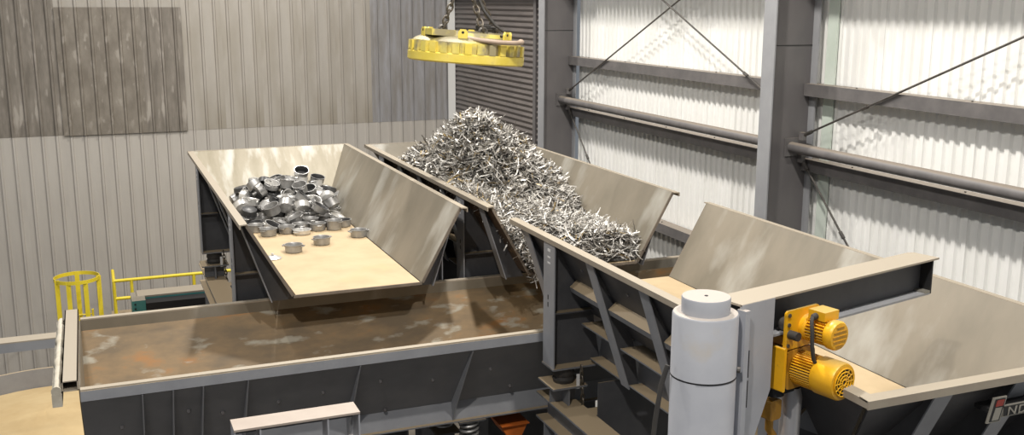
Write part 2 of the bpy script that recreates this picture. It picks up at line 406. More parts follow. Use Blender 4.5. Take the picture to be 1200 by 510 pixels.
    # closed end
    e = [Vector((-HF, Tb, ZF)), Vector((HF, Tb, ZF)), Vector((HT, Tt, ZR)), Vector((-HT, Tt, ZR))]
    no = Vector((0, .87, -.77)).normalized()
    part('end_liner', 'liner_wet' if wet else 'liner', lambda q: q.slab(e, no*.014))
    part('end_wall', 'paint_dark', lambda q: q.slab([p+no*.02 for p in e], no*.016))
    fl = [(Tt, ZR+.004), (Tt+.085, ZR-.004), (Tt+.085, ZR-.06), (Tt+.073, ZR-.06), (Tt+.073, ZR-.016), (Tt, ZR-.010)]
    part('rim_flange', 'rim_dusty', lambda q: q.prism(fl, 'x', -HT-.085, HT+.085))
    for s in (-1, 1):
        part('corner_cap', 'rim_dusty', lambda q: q.box(min(s*(HT+.073), s*(HT+.085)), max(s*(HT+.073), s*(HT+.085)), Tt, Tt+.073, ZR-.055, ZR-.005))
    for x_ in (-.72, -.02, .68):
        r_ = part('end_rib', 'paint_dark', lambda q: q.slab([(x_, Tt+.05, ZR-.03), (x_, Tb+.16, ZB), (x_, Tb-.05, ZB), (x_, Tb+.03, ZF-.02), (x_, Tt-.01, ZR-.05)], (.012, 0, 0)))
        part('rib_flange', 'paint_grey', lambda q: q.slab([(x_-.07, Tt+.05, ZR-.06), (x_-.07, Tb+.16, ZB), (x_+.08, Tb+.16, ZB), (x_+.08, Tt+.05, ZR-.06)], (0, .014, .004)), r_)
    # support frame
    fr = empty('support_frame', (xc, y0+sg*L/2, FL), frame_label, 'frame', 'steel frames carrying the feeders')
    def fpart(nm, ma, fn, sm=0, par=fr):
        mb = MB(X); fn(mb); return mb.build(nm, ma, par, sm)
    for s in (-1, 1):
        lo_, hi_ = sorted((s*.98, s*1.28))
        bm_ = fpart('beam', 'paint_mid', lambda q: (q.box(lo_, hi_, .62, L-.2, -4.24, -4.22), q.box(lo_+.14, lo_+.16, .62, L-.2, -4.5, -4.24), q.box(lo_, hi_, .62, L-.2, -4.52, -4.5)))
        for t in (.98, 4.8):
            fpart('isolator', 'rubber', lambda q: q.lathe([(0, 0), (.11, 0), (.12, .04), (.105, .07), (.12, .10), (.11, .16), (0, .16)], (s*1.12, t, -4.03+.03), n=20), 40)
            fpart('base_plate', 'paint_mid', lambda q: q.box(lo_-.05, hi_+.05, t-.2, t+.2, -4.02, -4.0))
            fpart('pedestal', 'paint_mid', lambda q: (q.box(lo_, hi_, t-.008, t+.008, -4.22, -4.02), q.box(lo_+.14, lo_+.16, t-.17, t+.17, -4.22, -4.02)))
            fpart('leg', 'paint_mid', lambda q: (q.box(lo_, hi_, t-.15, t-.135, FL, -4.52), q.box(lo_, hi_, t+.135, t+.15, FL, -4.52), q.box(lo_+.14, lo_+.16, t-.135, t+.135, FL, -4.52)))
            ch = MB(X); tc_ = t-sg*.19; chain_mb(ch, (s*1.0, tc_, -3.78), (s*.97, tc_, -4.35), .085, .009); co = ch.build('chain', 'chain_steel', fr, 40)
            fpart('tag', 'white_flat', lambda q: q.box(min(s*1.02, s*1.055), max(s*1.02, s*1.055), tc_-.004, tc_+.004, -4.03, -3.87), par=co)
    for t in (1.3, 4.4):
        fpart('cross_beam', 'paint_mid', lambda q: q.box(-.98, .98, t-.1, t+.1, -4.50, -4.26))
    for t in (1.5, 3.4):
        fpart('shade_sheet', 'paint_dark', lambda q: q.box(-.97, .97, t-.006, t+.006, -6.6, -3.86))  # dark sheets added to keep the space under the feeder black
    return root
feeder('hopper_feeder', 'open hopper feeder holding the heap of cooking pots', 2.735, 11.33, 1, 5.93, 'dark steel frame under the pot-filled feeder', wet=True)
feeder('hopper_feeder', 'open hopper feeder heaped with silvery metal strips', 5.61, 11.27, 1, 5.74, 'dark steel frame under the feeder of metal strips', wall='rust')
feeder('hopper_feeder', 'empty hopper feeder under the jib arm, nearest on the right', 5.61, 10.45, -1, 5.70, 'dark steel frame under the empty feeder')

# sign on the near end of the empty feeder
sg = empty('name_sign', (5.7, 4.70, -2.66), 'metal name sign with a red-dotted letter on the empty feeder', 'sign')
def sgp(mb, nm, ma): return mb.build(nm, ma, sg)
SY = 4.632
mb = MB(); mb.prism([(5.245, -2.69), (5.36, -2.69), (5.405, -2.52), (5.29, -2.52)], 'y', SY, SY+.012); sgp(mb, 'plate', 'sign_steel')
mb = MB(); mb.prism([(5.265, -2.68), (5.350, -2.68), (5.390, -2.53), (5.305, -2.53)], 'y', SY-.004, SY-.0005); sgp(mb, 'field', 'black')
mb = MB(); mb.prism([(5.305, -2.578), (5.366, -2.578), (5.378, -2.537), (5.317, -2.537)], 'y', SY-.008, SY-.0045); sgp(mb, 'red_dot', 'red')
mb = MB(); mb.prism([(5.282, -2.672), (5.337, -2.672), (5.361, -2.588), (5.306, -2.588)], 'y', SY-.008, SY-.0045); sgp(mb, 'letter_stem', 'sign_steel')
mb = MB(); mb.box(5.38, 6.35, SY, SY+.012, -2.665, -2.585); sgp(mb, 'bar', 'sign_steel')
mb = MB(); mb.box(5.30, 6.34, SY+.013, SY+.16, -2.64, -2.61); sgp(mb, 'mounting_bar', 'black')
mb = MB(); mb.box(5.385, 6.345, SY-.004, SY-.0005, -2.658, -2.592); sgp(mb, 'bar_field', 'black')
cu = bpy.data.curves.new('lettering', 'FONT'); cu.body = 'NDUCTOTHERM'; cu.size = .082; cu.extrude = .002; cu.space_character = 1.12; cu.shear = .15
to = bpy.data.objects.new('lettering', cu); COL.objects.link(to)
bpy.context.view_layer.update()
me = bpy.data.meshes.new_from_object(to.evaluated_get(bpy.context.evaluated_depsgraph_get()))
bpy.data.objects.remove(to)
lt = bpy.data.objects.new('lettering', me); me.materials.clear(); me.materials.append(M['sign_steel']); COL.objects.link(lt); lt.parent = sg
lt.rotation_euler = (math.pi/2, 0, 0); lt.location = (5.405-5.7, SY-.007-4.70, -2.653+2.66)
lt.scale = (.92/max(v.co.x for v in me.vertices), 1, 1)

# ================================================================== TROUGH CONVEYOR
XT0, XT1 = -.28, 7.5
tr = empty('trough_conveyor', (3.6, 10.87, -4.65), 'long rusty-walled trough conveyor crossing in front of the feeders', 'conveyor')
def tp(nm, ma, fn, par=tr, sm=0):
    mb = MB(); fn(mb); return mb.build(nm, ma, par, sm)
YF, YB, YM = 9.76, 11.98, 10.87
for s, nm in ((-1, 'front'), (1, 'back')):
    yr = YF if s < 0 else YB
    kn = YM+s*.42
    tp('rim_band', 'paint_mid' if s < 0 else 'liner', lambda q: q.prism([(yr, -3.5), (yr+s*.012, -3.5), (yr+s*.012, -3.62), (yr, -3.62)], 'x', XT0, XT1))
    tp('liner', 'liner_rust', lambda q: q.prism([(yr, -3.62), (kn, -4.45), (kn+s*.012, -4.45), (yr+s*.012, -3.62)], 'x', XT0, XT1))
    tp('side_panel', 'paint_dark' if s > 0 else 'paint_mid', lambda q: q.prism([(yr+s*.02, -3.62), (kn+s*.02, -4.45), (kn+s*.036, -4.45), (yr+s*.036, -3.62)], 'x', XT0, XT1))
    tp('lower_band', 'paint_grey', lambda q: q.prism([(kn+s*.02, -4.45), (kn+s*.036, -4.45), (kn+s*.085, -4.65), (kn+s*.03, -4.65)], 'x', XT0, XT1))  # lighter grey than the side panel stands in for light below the rim
    tp('bottom_flange', 'paint_mid', lambda q: q.prism([(kn, -4.65), (kn+s*.14, -4.65), (kn+s*.14, -4.665), (kn, -4.665)], 'x', XT0, XT1))
    tp('rim_top', 'rim_dusty', lambda q: q.prism([(yr, -3.485), (yr+s*.075, -3.485), (yr+s*.075, -3.5), (yr, -3.5)], 'x', XT0, XT1))
    tp('rim_angle', 'paint_grey', lambda q: q.prism([(yr+s*.068, -3.5), (yr+s*.08, -3.5), (yr+s*.08, -3.60), (yr+s*.068, -3.60)], 'x', XT0, XT1))
    for x in (.25, .525, .80, 1.22, 2.33, 3.54, 4.9, 6.2):
        tp('gusset', 'paint_grey', lambda q: q.prism([(yr+s*.066, -3.505), (yr+s*.066, -3.62), (kn+s*.20, -4.45), (kn+s*.10, -4.648), (kn+s*.088, -4.648), (kn+s*.038, -4.45), (yr+s*.038, -3.62), (yr+s*.014, -3.505)], 'x', x-.006, x+.006))
    if s < 0:
        for x, z in ((.05, -4.05), (.67, -3.95), (1.0, -4.05), (1.55, -4.0), (2.0, -3.95), (2.6, -3.9), (2.75, -4.4), (3.2, -4.0), (3.85, -3.95), (4.2, -4.3)):
            y = yr+.64*(-(z+3.62))/.83+(kn-yr-.64)*(-(z+3.62))/.83-.036
            tp('bolt', 'column_grey', lambda q: q.lathe([(.022, 0), (.022, .02), (.012, .035), (0, .035)], (x, y, z), (0, -.8, -.6), 8))
tp('trough_floor', 'liner_rust', lambda q: q.box(XT0, XT1, YM-.43, YM+.43, -4.47, -4.45))
tp('underside', 'paint_dark', lambda q: q.box(XT0, XT1, YM-.42, YM+.42, -4.66, -4.64))
endpoly = [(YF, -3.5), (YF, -3.62), (YM-.42, -4.45), (YM-.45, -4.65), (YM+.45, -4.65), (YM+.42, -4.45), (YB, -3.62), (YB, -3.5)]
for x in (XT0-.012, XT1):
    tp('end_plate', 'liner' if x < 0 else 'paint_dark', lambda q: q.prism(endpoly, 'x', x, x+.012))
tube = MB()
x0, x1, z0, z1, y0, y1 = -.43, -.292, -3.49, -3.39, YF-.06, YB+.10
tube.box(x0, x1, y0, y1, z1-.01, z1); tube.box(x0, x1, y0, y1, z0, z0+.01); tube.box(x0, x0+.01, y0, y1, z0, z1); tube.box(x1-.01, x1, y0, y1, z0, z1)
tube.build('end_tube', 'rim_dusty', tr)
tp('tube_inside', 'black', lambda q: q.box(x0+.0105, x1-.0105, y0+.25, y0+.26, z0+.0105, z1-.0105))
def lumps(q):
    rng = random.Random(3); y = YF-.08
    path = []; rr = []
    while y < YB+.05:
        path.append((-.475+rng.uniform(-.006, .006), y, -3.47+rng.uniform(-.008, .008))); rr.append(rng.choice([.036, .04, .046, .032])); y += .10
    q.tube(path, rr, 9)
tp('seal_strip', 'lump', lumps, sm=60)
tp('seal_lip', 'lump', lambda q: q.box(-.52, -.435, YF-.08, YB+.04, -3.62, -3.50))
# trough springs and stands
for x in (.6, 3.75, 6.6):
    st = empty('spring_stand', (x, 10.5, FL), {.6: 'coil spring stand under the left end of the trough', 3.75: 'coil spring stand under the middle of the trough', 6.6: 'coil spring stand under the hidden right end of the trough'}[x], 'spring stand', 'spring stands under the trough')
    for y in (10.42, 11.32):
        mb = MB(); path = [(x+.10*math.cos(a*.45), y+.10*math.sin(a*.45), -5.15+a*.45/(2*math.pi)*.06) for a in range(0, 112)]
        mb.tube(path, .017, 6); mb.build('coil_spring', 'alu_cast', st, 40)
        mb = MB(); mb.box(x-.16, x+.16, y-.16, y+.16, -5.19, -5.17); mb.box(x-.1, x+.1, y-.1, y+.1, FL, -5.19); mb.build('stand_post', 'paint_dark', st)
        mb = MB(); mb.box(x-.16, x+.16, y-.13, y+.13, -4.685, -4.667); mb.build('top_plate', 'paint_dark', st)
og = MB(); og.prism([(4.15, -4.86), (4.50, -4.86), (4.42, -5.02), (4.25, -5.02)], 'y', 10.45, 10.85)
og.prism([(4.15, -4.86), (4.50, -4.86), (4.50, -4.85), (4.15, -4.85)], 'y', 10.40, 10.9)
o = og.build('orange_guard', 'orange', org=(4.32, 10.6, -5.02)); tag(o, 'orange tapered steel guard under the trough', 'guard')
fb = empty('floor_beam', (4.2, 9.4, FL), 'dusty tan-topped steel beam low beneath the trough', 'beam')
mb = MB(); mb.box(3.6, 5.9, 9.45, 9.75, -5.03, -5.0); mb.build('top_flange', 'rim_dusty', fb)
mb = MB(); mb.box(3.6, 5.9, 9.59, 9.61, -5.3, -5.03); mb.build('web', 'paint_dark', fb)
mb = MB(); mb.box(3.65, 3.9, 9.5, 9.7, FL, -5.3); mb.build('leg', 'paint_dark', fb)
mb = MB(); mb.box(5.6, 5.85, 9.5, 9.7, FL, -5.3); mb.build('leg', 'paint_dark', fb)

# guard frame in front of the trough
g = empty('guard_frame', (1.35, 8.9, FL), 'small cream-topped guard frame standing before the trough', 'frame')
gx0, gx1 = .945, 2.065; gz = -3.665; gy0, gy1 = 8.66, 8.92
mb = MB(); mb.box(gx0, gx1, gy0, gy1, gz-.02, gz); mb.build('top_plate', 'cream', g)
mb = MB(); mb.box(gx0, gx1, gy1-.012, gy1, gz-.14, gz-.021); mb.build('back_plate', 'paint_dark', g)
for x in (gx0, gx0+.22, gx1-.30, gx1-.014):
    mb = MB(); mb.box(x, x+.014, gy0+.01, gy1-.014, FL if x in (gx0, gx1-.014) else -4.2, gz-.021); mb.build('leg', 'white_paint', g)
for z in (-3.98, -4.2):
    mb = MB(); mb.box(gx0+.015, gx1-.015, gy1-.1, gy1-.02, z-.05, z); mb.build('cross_bar', 'white_paint', g)

# ================================================================== JIB CRANE
MX, MY = 3.44, 5.21
jc = empty('jib_crane', (MX, MY, FL), 'white jib crane mast with a steel arm over the empty feeder', 'crane')
mb = MB(); mb.lathe([(0, FL), (.205, FL), (.205, -1.895), (.198, -1.885), (.15, -1.885)], (MX, MY, 0), n=48); mb.build('mast', 'white_paint', jc, 40)
mb = MB(); mb.lathe([(.15, -1.92), (.152, -1.79), (.148, -1.783), (0, -1.783)], (MX-.0, MY, 0), n=40); mb.build('cap', 'white_paint', jc, 40)
mb = MB(); mb.lathe([(.012, -1.783), (.012, -1.78), (0, -1.78)], (MX, MY, 0), n=10); mb.build('cap_screw', 'black', jc)
mb = MB(); mb.lathe([(.206, -2.295), (.2065, -2.295), (.2065, -2.285), (.206, -2.285)], (MX, MY, 0), n=48); mb.build('weld_seam', 'black', jc)
mb = MB(); mb.lathe([(.02, 0), (.02, .02), (0, .02)], (MX+.165, MY-.125, -2.245), (.8, -.6, 0), 10); mb.build('bolt', 'rod_steel', jc)
AD = Vector((.974, .227, 0)); AN = Vector((.227, -.974, 0))   # along the arm; towards the viewer side
A0 = Vector((MX, MY, 0))+AD*.1
def AX(u, v, z): p = A0+AD*u+AN*v; return (p.x, p.y, z)
def jp(nm, ma, fn):
    mb = MB(AX); fn(mb); return mb.build(nm, ma, jc)
AZ = -1.85; UE = 2.22
jp('top_flange', 'rim_dusty', lambda q: q.prism([(.10, -.115), (UE-.06, -.115), (UE-.01, -.09), (UE, .115), (.10, .115)], 'z', AZ-.014, AZ))
jp('arm_web', 'paint_dark', lambda q: q.box(.25, UE-.06, -.007, .007, AZ-.26, AZ-.014))
jp('bottom_flange', 'flange_grey', lambda q: q.box(.25, UE-.06, -.10, .10, AZ-.275, AZ-.26))
jp('end_plate', 'black', lambda q: q.box(UE-.06, UE-.045, -.10, .10, AZ-.27, AZ-.016))
jp('end_stop', 'sign_steel', lambda q: q.box(UE-.12, UE-.061, .008, .10, AZ-.262, AZ-.245))
jp('bracket', 'white_paint', lambda q: q.prism([(.10, AZ-.002), (.405, AZ-.002), (.405, AZ-.62), (.26, AZ-.95), (.10, AZ-1.5)], 'y', .10, .118))
jp('bracket', 'white_paint', lambda q: q.prism([(.10, AZ-.016), (.405, AZ-.016), (.405, AZ-.62), (.26, AZ-.95), (.10, AZ-1.5)], 'y', -.118, -.10))
jp('side_bar', 'white_paint', lambda q: q.box(.088, .13, .09, .16, AZ-1.5, AZ-.03))
for z in (-2.12, -2.32):
    jp('slot', 'black', lambda q: q.box(.13, .138, .155, .162, z-.2, z-.02))
# debris ring on the mast top
cab = MB(); cab.tube([(MX-.26, MY+.0, -2.2), (MX-.30, MY, -2.32), (MX-.335, MY, -2.55), (MX-.36, MY, -2.85), (MX-.38, MY, -3.4), (MX-.36, MY, -5), (MX-.33, MY, FL+.02)], .016, 8)
tag(cab.build('power_cable', 'rubber', smooth=40, org=(MX-.33, MY, FL)), 'black cable hanging beside the white mast', 'cable')

# hoist on the arm
hx = empty('chain_hoist', AX(.72, .1, -2.62), 'amber yellow electric chain hoist with two motors on the jib arm', 'hoist')
def hp(nm, ma, fn, par=None, sm=0):
    mb = MB(AX); fn(mb); return mb.build(nm, ma, par or hx, sm)
V0 = .13
def rpoly(u0, u1, z0, z1, r=.025):
    P = []
    for cx, cz, a0 in ((u1-r, z1-r, 0), (u0+r, z1-r, 90), (u0+r, z0+r, 180), (u1-r, z0+r, 270)):
        for k in range(5):
            a = math.radians(a0+k*22.5); P.append((cx+r*math.cos(a), cz+r*math.sin(a)))
    return P
hp('trolley_plate', 'amber', lambda q: q.prism(rpoly(.49, .82, -2.22, -1.955), 'y', V0, V0+.016))
hp('trolley_plate', 'amber', lambda q: q.prism(rpoly(.49, .82, -2.22, -1.955), 'y', -V0-.016, -V0))
hp('axle', 'amber_dark', lambda q: q.box(.55, .76, -V0, V0, -2.21, -2.15))
for u, z in ((.52, -1.985), (.79, -1.985), (.52, -2.19), (.52, -2.05), (.79, -2.1)):
    hp('bolt', 'rod_steel', lambda q: q.lathe([(.014, 0), (.014, .008), (0, .008)], (u, V0+.016, z), (0, 1, 0), 8))
hp('buffer', 'rubber', lambda q: q.lathe([(.03, 0), (.03, .07), (0, .07)], (.535, V0+.016, -2.115), (0, 1, 0), 12), sm=40)
for s in (-1, 1):
    for u in (.56, .74):
        hp('wheel', 'rod_steel', lambda q: q.lathe([(0, 0), (.045, 0), (.045, .05), (0, .05)], (u, s*.06, AZ-.215), (0, s, 0), 16), sm=40)
# travel motor
hp('gear_cover', 'amber', lambda q: q.lathe([(.088, 0), (.088, .03), (.075, .045), (0, .045)], (.70, V0+.016, -2.09), (0, 1, 0), 28), sm=35)
m1 = hp('travel_motor', 'amber', lambda q: q.lathe([(.064, 0), (.064, .15), (.092, .15), (.098, .16), (.098, .20), (.088, .215), (.07, .217), (0, .217)], (.70, V0+.06, -2.09), (0, 1, 0), 32), sm=35)
def fins(q, u, z, v0, v1, r0, r1, n, a0=0, a1=360):
    for k in range(n):
        a = math.radians(a0+(a1-a0)*k/n); c, s_ = math.cos(a), math.sin(a)
        for w_ in (.0035,):
            q.slab([(u+c*r0-s_*w_, v0, z+s_*r0+c*w_), (u+c*r1-s_*w_, v0, z+s_*r1+c*w_), (u+c*r1-s_*w_, v1, z+s_*r1+c*w_), (u+c*r0-s_*w_, v1, z+s_*r0+c*w_)], (s_*2*w_, 0, -c*2*w_))
hp('cooling_fins', 'amber', lambda q: fins(q, .70, -2.09, V0+.065, V0+.205, .06, .088, 26), m1)
for k in range(5):
    z = -2.09+(k-2)*.03; hw = math.sqrt(.07**2-((k-2)*.03)**2)
    hp('end_bar', 'amber_dark', lambda q: q.box(.70-hw, .70+hw, V0+.277, V0+.281, z-.004, z+.004), m1)
hp('terminal_box', 'amber', lambda q: q.box(.64, .78, V0+.07, V0+.20, -2.005, -1.945), m1)
hp('cable_gland', 'rubber', lambda q: q.lathe([(.022, 0), (.022, .03), (.012, .04), (0, .04)], (.64, V0+.13, -1.98), (-1, .2, 0), 12), m1)
# hoist motor
hp('hoist_body', 'amber_dark', lambda q: q.prism(rpoly(.51, .80, -2.50, -2.23, .05), 'y', -.08, V0+.018))  # darker amber paints in the bracket's shadow on the body
m2 = hp('hoist_motor', 'amber', lambda q: q.lathe([(.088, 0), (.088, .16), (.118, .16), (.125, .17), (.125, .32), (.118, .335), (.10, .337), (0, .33)], (.66, V0+.02, -2.365), (0, 1, 0), 36), sm=35)
hp('cooling_fins', 'amber', lambda q: fins(q, .66, -2.365, V0+.022, V0+.178, .085, .117, 40), m2)
hp('fan_grille', 'black', lambda q: q.lathe([(.092, 0), (.092, .002), (0, .002)], (.66, V0+.358, -2.365), (0, 1, 0), 28), m2)
for r in (.02, .045, .07, .092):
    hp('grille_ring', 'amber', lambda q: q.tube([(.66+r*math.cos(a*math.pi/14), V0+.363, -2.365+r*math.sin(a*math.pi/14)) for a in range(28)], .005, 5, closed=True), m2)
for k in range(12):
    a = k*math.pi/6
    hp('grille_spoke', 'amber', lambda q: q.tube([(.66+.015*math.cos(a), V0+.363, -2.365+.015*math.sin(a)), (.66+.092*math.cos(a), V0+.363, -2.365+.092*math.sin(a))], .004, 5), m2)
hp('end_flange', 'amber', lambda q: q.prism(rpoly(.475, .50, -2.50, -2.20, .01), 'y', .06, V0+.03))
hp('motor_cable', 'rubber', lambda q: q.tube([(.60, V0+.135, -1.98), (.575, V0+.15, -2.0), (.56, V0+.17, -2.06), (.555, V0+.18, -2.15), (.565, V0+.19, -2.24), (.60, V0+.19, -2.29), (.63, V0+.18, -2.27)], .013, 8), sm=40)
hp('chain_guide', 'black', lambda q: q.lathe([(0, 0), (.07, 0), (.06, .07), (0, .07)], (.56, .02, -2.57), (0, 0, 1), 18), sm=40)
hp('chain_guide', 'black', lambda q: q.box(.60, .80, -.04, .08, -2.56, -2.50))
hk = hp('hook_block', 'amber_dark', lambda q: (q.prism(rpoly(.49, .60, -2.74, -2.60, .02), 'y', -.04, .06),))
hp('hook_strap', 'amber_dark', lambda q: q.tube([(.545, .01, -2.74), (.545, .01, -2.82), (.585, .01, -2.87), (.60, .01, -2.93), (.575, .01, -2.99), (.53, .01, -2.99), (.50, .01, -2.95)], .028, 8), hk, 50)
hp('chain_bag', 'galvanised', lambda q: q.lathe([(.0, -3.5), (.06, -3.49), (.075, -3.2), (.07, -2.9), (.075, -2.62), (.06, -2.55)], (.73, .03, 0), n=18), sm=50)

# ================================================================== LIFTING MAGNET
MC = Vector((4.665, 13.0, -.80))
mg = empty('lifting_magnet', MC, 'round yellow lifting magnet hanging on three chains', 'magnet')
R = .772
tilt = Matrix.Rotation(math.radians(4.2), 4, 'Y')
def MX_(x, y, z):
    p = tilt @ Vector((x, y, z*.88)); return tuple(MC+p)
def mp_(nm, ma, fn, sm=0, par=None):
    mb = MB(MX_); fn(mb); return mb.build(nm, ma, par or mg, sm)
mp_('base_band', 'yellow_band', lambda q: q.lathe([(0, 0), (R-.02, 0), (R, .02), (R, .13), (R-.02, .14), (R-.05, .14)], (0, 0, 0), n=64), 30)
mp_('body', 'yellow_magnet', lambda q: q.lathe([(R-.055, .13), (R-.055, .30), (R-.09, .33), (R-.16, .37), (R-.26, .385), (R-.28, .44), (R-.34, .46), (0, .47)], (0, 0, 0), n=64), 30)
for k in range(30):
    a = k*2*math.pi/30; c, s_ = math.cos(a), math.sin(a)
    hw = .045
    def fin(q):
        P = []
        for rr in (R-.07, R-.005):
            for t in (-hw, hw): P.append((rr*c-t*s_, rr*s_+t*c))
        p4 = [P[0], P[1], P[3], P[2]]
        q.prism(p4, 'z', .141, .29)
    mp_('fin', 'yellow_magnet' if k % 3 else 'yellow_band', fin)
for k in range(6):
    a = math.radians(k*60+5); c, s_ = math.cos(a), math.sin(a)
    def lug(q):
        cx, cy = (R-.17)*c, (R-.17)*s_
        pts = [(-.06, .36), (.06, .36), (.06, .45), (.035, .49), (-.035, .49), (-.06, .45)]
        q.slab([(cx-t*s_, cy+t*c, z) for t, z in pts], (.03*c, .03*s_, 0))
    lo_ = mp_('lug', 'yellow_band', lug)
    mp_('lug_hole', 'black', lambda q: q.lathe([(.018, 0), (.018, .036), (0, .036)], ((R-.173)*c, (R-.173)*s_, .445), (c, s_, 0), 10), par=lo_)
mp_('terminal_box', 'yellow_magnet', lambda q: q.box(-.62, -.30, -.40, -.05, .38, .47))
mp_('hose_guard', 'hose_tan', lambda q: q.tube([(.20+.36*math.cos(a), -.50+.27*math.sin(a), .37+.03*math.sin(a)) for a in [math.pi*(1.0+.05*k) for k in range(21)]], .035, 10), 50)
mp_('hose_guard', 'hose_tan', lambda q: q.prism([(.20+r_*math.cos(math.pi*(1+.05*k)), -.50+r_*.75*math.sin(math.pi*(1+.05*k))) for r_, rng in ((.38, range(21)), (.30, range(20, -1, -1))) for k in rng], 'z', .345, .375))
apex = Vector((4.62, 12.9, .42))
for lx, ly in ((-.33, .05), (.06, -.42), (.46, .12)):
    p = Vector(MX_(lx, ly, .47)); ch = MB()
    chain_mb(ch, p, apex, .115, .014, .62); ch.build('chain', 'chain_steel', mg, 40)
    sk = MB(); sk.tube([tuple(p+Vector((.05*math.cos(a*math.pi/6), 0, .05*math.sin(a*math.pi/6)))) for a in range(12)], .02, 6, closed=True); sk.build('shackle', 'rod_steel', mg, 40)
mp_('magnet_cable', 'rubber', lambda q: q.tube([(.03, -.1, 1.25), (.05, -.15, 1.0), (.12, -.25, .78), (.25, -.35, .58), (.40, -.42, .46), (.30, -.45, .42)], .022, 8), 50)
mp_('cable_coil', 'rubber', lambda q: q.tube([(.18+.13*math.cos(a*.5), -.2+.10*math.sin(a*.5), .49+a*.002) for a in range(36)], .018, 6), 50)
hk = MB(); hk.tube([tuple(apex+Vector((.07*math.cos(a*math.pi/8), 0, .07*math.sin(a*math.pi/8)))) for a in range(16)], .025, 8, closed=True); hk.build('ring', 'rod_steel', mg, 40)
cb = MB(); cb.tube([tuple(apex+Vector((0, 0, .05))), tuple(apex+Vector((0, 0, 4.5)))], .03, 8); cb.build('hoist_rope', 'rod_steel', mg, 40)

# ================================================================== LEFT BACKGROUND
# round receiving pan with sand
px, py, pr, pz = -.95, 15.9, 2.1, -6.0
rp = empty('receiving_pan', (px, py, FL), 'round grey pan heaped with tan sand at lower left', 'pan')
mb = MB(); mb.lathe([(pr, -6.6), (pr, pz), (pr-.04, pz), (pr-.04, -6.5)], (px, py, 0), n=64); mb.build('rim_wall', 'paint_grey', rp, 40)
mb = MB(); mb.lathe([(0, -6.6), (pr, -6.6)], (px, py, 0), n=64); mb.build('bottom', 'paint_dark', rp)
for k in range(4):
    a = math.pi/4+k*math.pi/2; c, s_ = math.cos(a)*1.7, math.sin(a)*1.7
    mb = MB(); mb.box(px+c-.08, px+c+.08, py+s_-.08, py+s_+.08, FL, -6.6); mb.build('leg', 'paint_dark', rp)
sd = MB(); rng = random.Random(5)
n1, n2 = 18, 48; vs = [(px, py, -5.95)]; fs = []
for i in range(1, n1+1):
    r = (pr-.05)*i/n1
    for q in range(n2):
        a = q*2*math.pi/n2; z = -6.32+.37*(1-(i/n1))**.8+rng.uniform(-.008, .008)
        vs.append((px+r*math.cos(a), py+r*math.sin(a), z))
for q in range(n2): fs.append((0, 1+q, 1+(q+1) % n2))
for i in range(n1-1):
    for q in range(n2): fs.append((1+i*n2+q, 1+(i+1)*n2+q, 1+(i+1)*n2+(q+1) % n2, 1+i*n2+(q+1) % n2))
sd.add(vs, fs); o = sd.build('sand_heap', 'sand', smooth=60, org=(px, py, -6.5)); tag(o, 'tan sand lying in the round grey pan', 'sand', kind='stuff')
# grey beam
gb = empty('side_beam', (-1.6, 13.0, FL), 'grey steel beam with dusty top left of the trough end', 'beam')
mb = MB(); mb.box(-3.2, .2, 12.92, 13.14, -3.965, -3.95); mb.build('top_flange', 'rim_dusty', gb)
mb = MB(); mb.box(-3.2, .2, 12.92, 12.935, -4.075, -3.965); mb.build('web', 'flange_grey', gb)
for x in (-3.1, .1):
    mb = MB(); mb.box(x-.06, x+.06, 13.0, 13.1, FL, -3.965); mb.build('leg', 'flange_grey', gb)
# platform with railing, ladder cage
pf = empty('service_platform', (1.2, 22.6, FL), 'grey service platform far behind the trough', 'platform')
mb = MB(); mb.box(.1, 4.2, 21.9, 23.6, -6.85, -6.75); mb.build('deck', 'paint_mid', pf)
for x in (.3, 4.0):
    for y in (22.05, 23.45):
        mb = MB(); mb.box(x-.06, x+.06, y-.06, y+.06, FL, -6.85); mb.build('leg', 'paint_mid', pf)
rl = empty('platform_railing', (1.4, 22, -6.75), 'yellow pipe railing behind the trough, left of the pot feeder', 'railing')
for z in (-5.66, -6.04, -6.40):
    mb = MB(); mb.tube([(.18, 22, z), (4.1, 22, z)], .034, 10); mb.build('rail', 'yellow', rl, 40)
    mb = MB(); mb.tube([(.18, 22, z), (.18, 22.9, z)], .034, 10); mb.build('rail', 'yellow', rl, 40)
for x in (.18, .52, 1.76, 3.0, 4.1):
    mb = MB(); mb.tube([(x, 22, -6.75), (x, 22, -5.66)], .034, 10); mb.build('post', 'yellow', rl, 40)
lc = empty('ladder_cage', (-.56, 22, FL), 'yellow ladder cage standing left of the yellow railing', 'ladder')
cx, cy, cr = -.52, 22.3, .44
for z in (-5.56, -6.7, -7.8):
    mb = MB(); mb.lathe([(cr, z-.075), (cr, z), (cr-.012, z), (cr-.012, z-.075), (cr, z-.075)], (cx, cy, 0), n=32); mb.build('hoop', 'yellow', lc, 30)
for a in (208, 248, 293, 352, 90):
    c, s_ = cx+(cr-.02)*math.cos(math.radians(a)), cy+(cr-.02)*math.sin(math.radians(a))
    mb = MB(); mb.box(c-.045, c+.045, s_-.006, s_+.006, -8.2, -5.565); mb.build('slat', 'yellow', lc)
for x in (cx-.25, cx+.25):
    mb = MB(); mb.box(x-.02, x+.02, cy+.35, cy+.42, FL, -6.4); mb.build('stile', 'yellow', lc)
for k in range(9):
    z = FL+.3+k*.3
    mb = MB(); mb.tube([(cx-.25, cy+.385, z), (cx+.25, cy+.385, z)], .015, 6); mb.build('rung', 'yellow', lc)
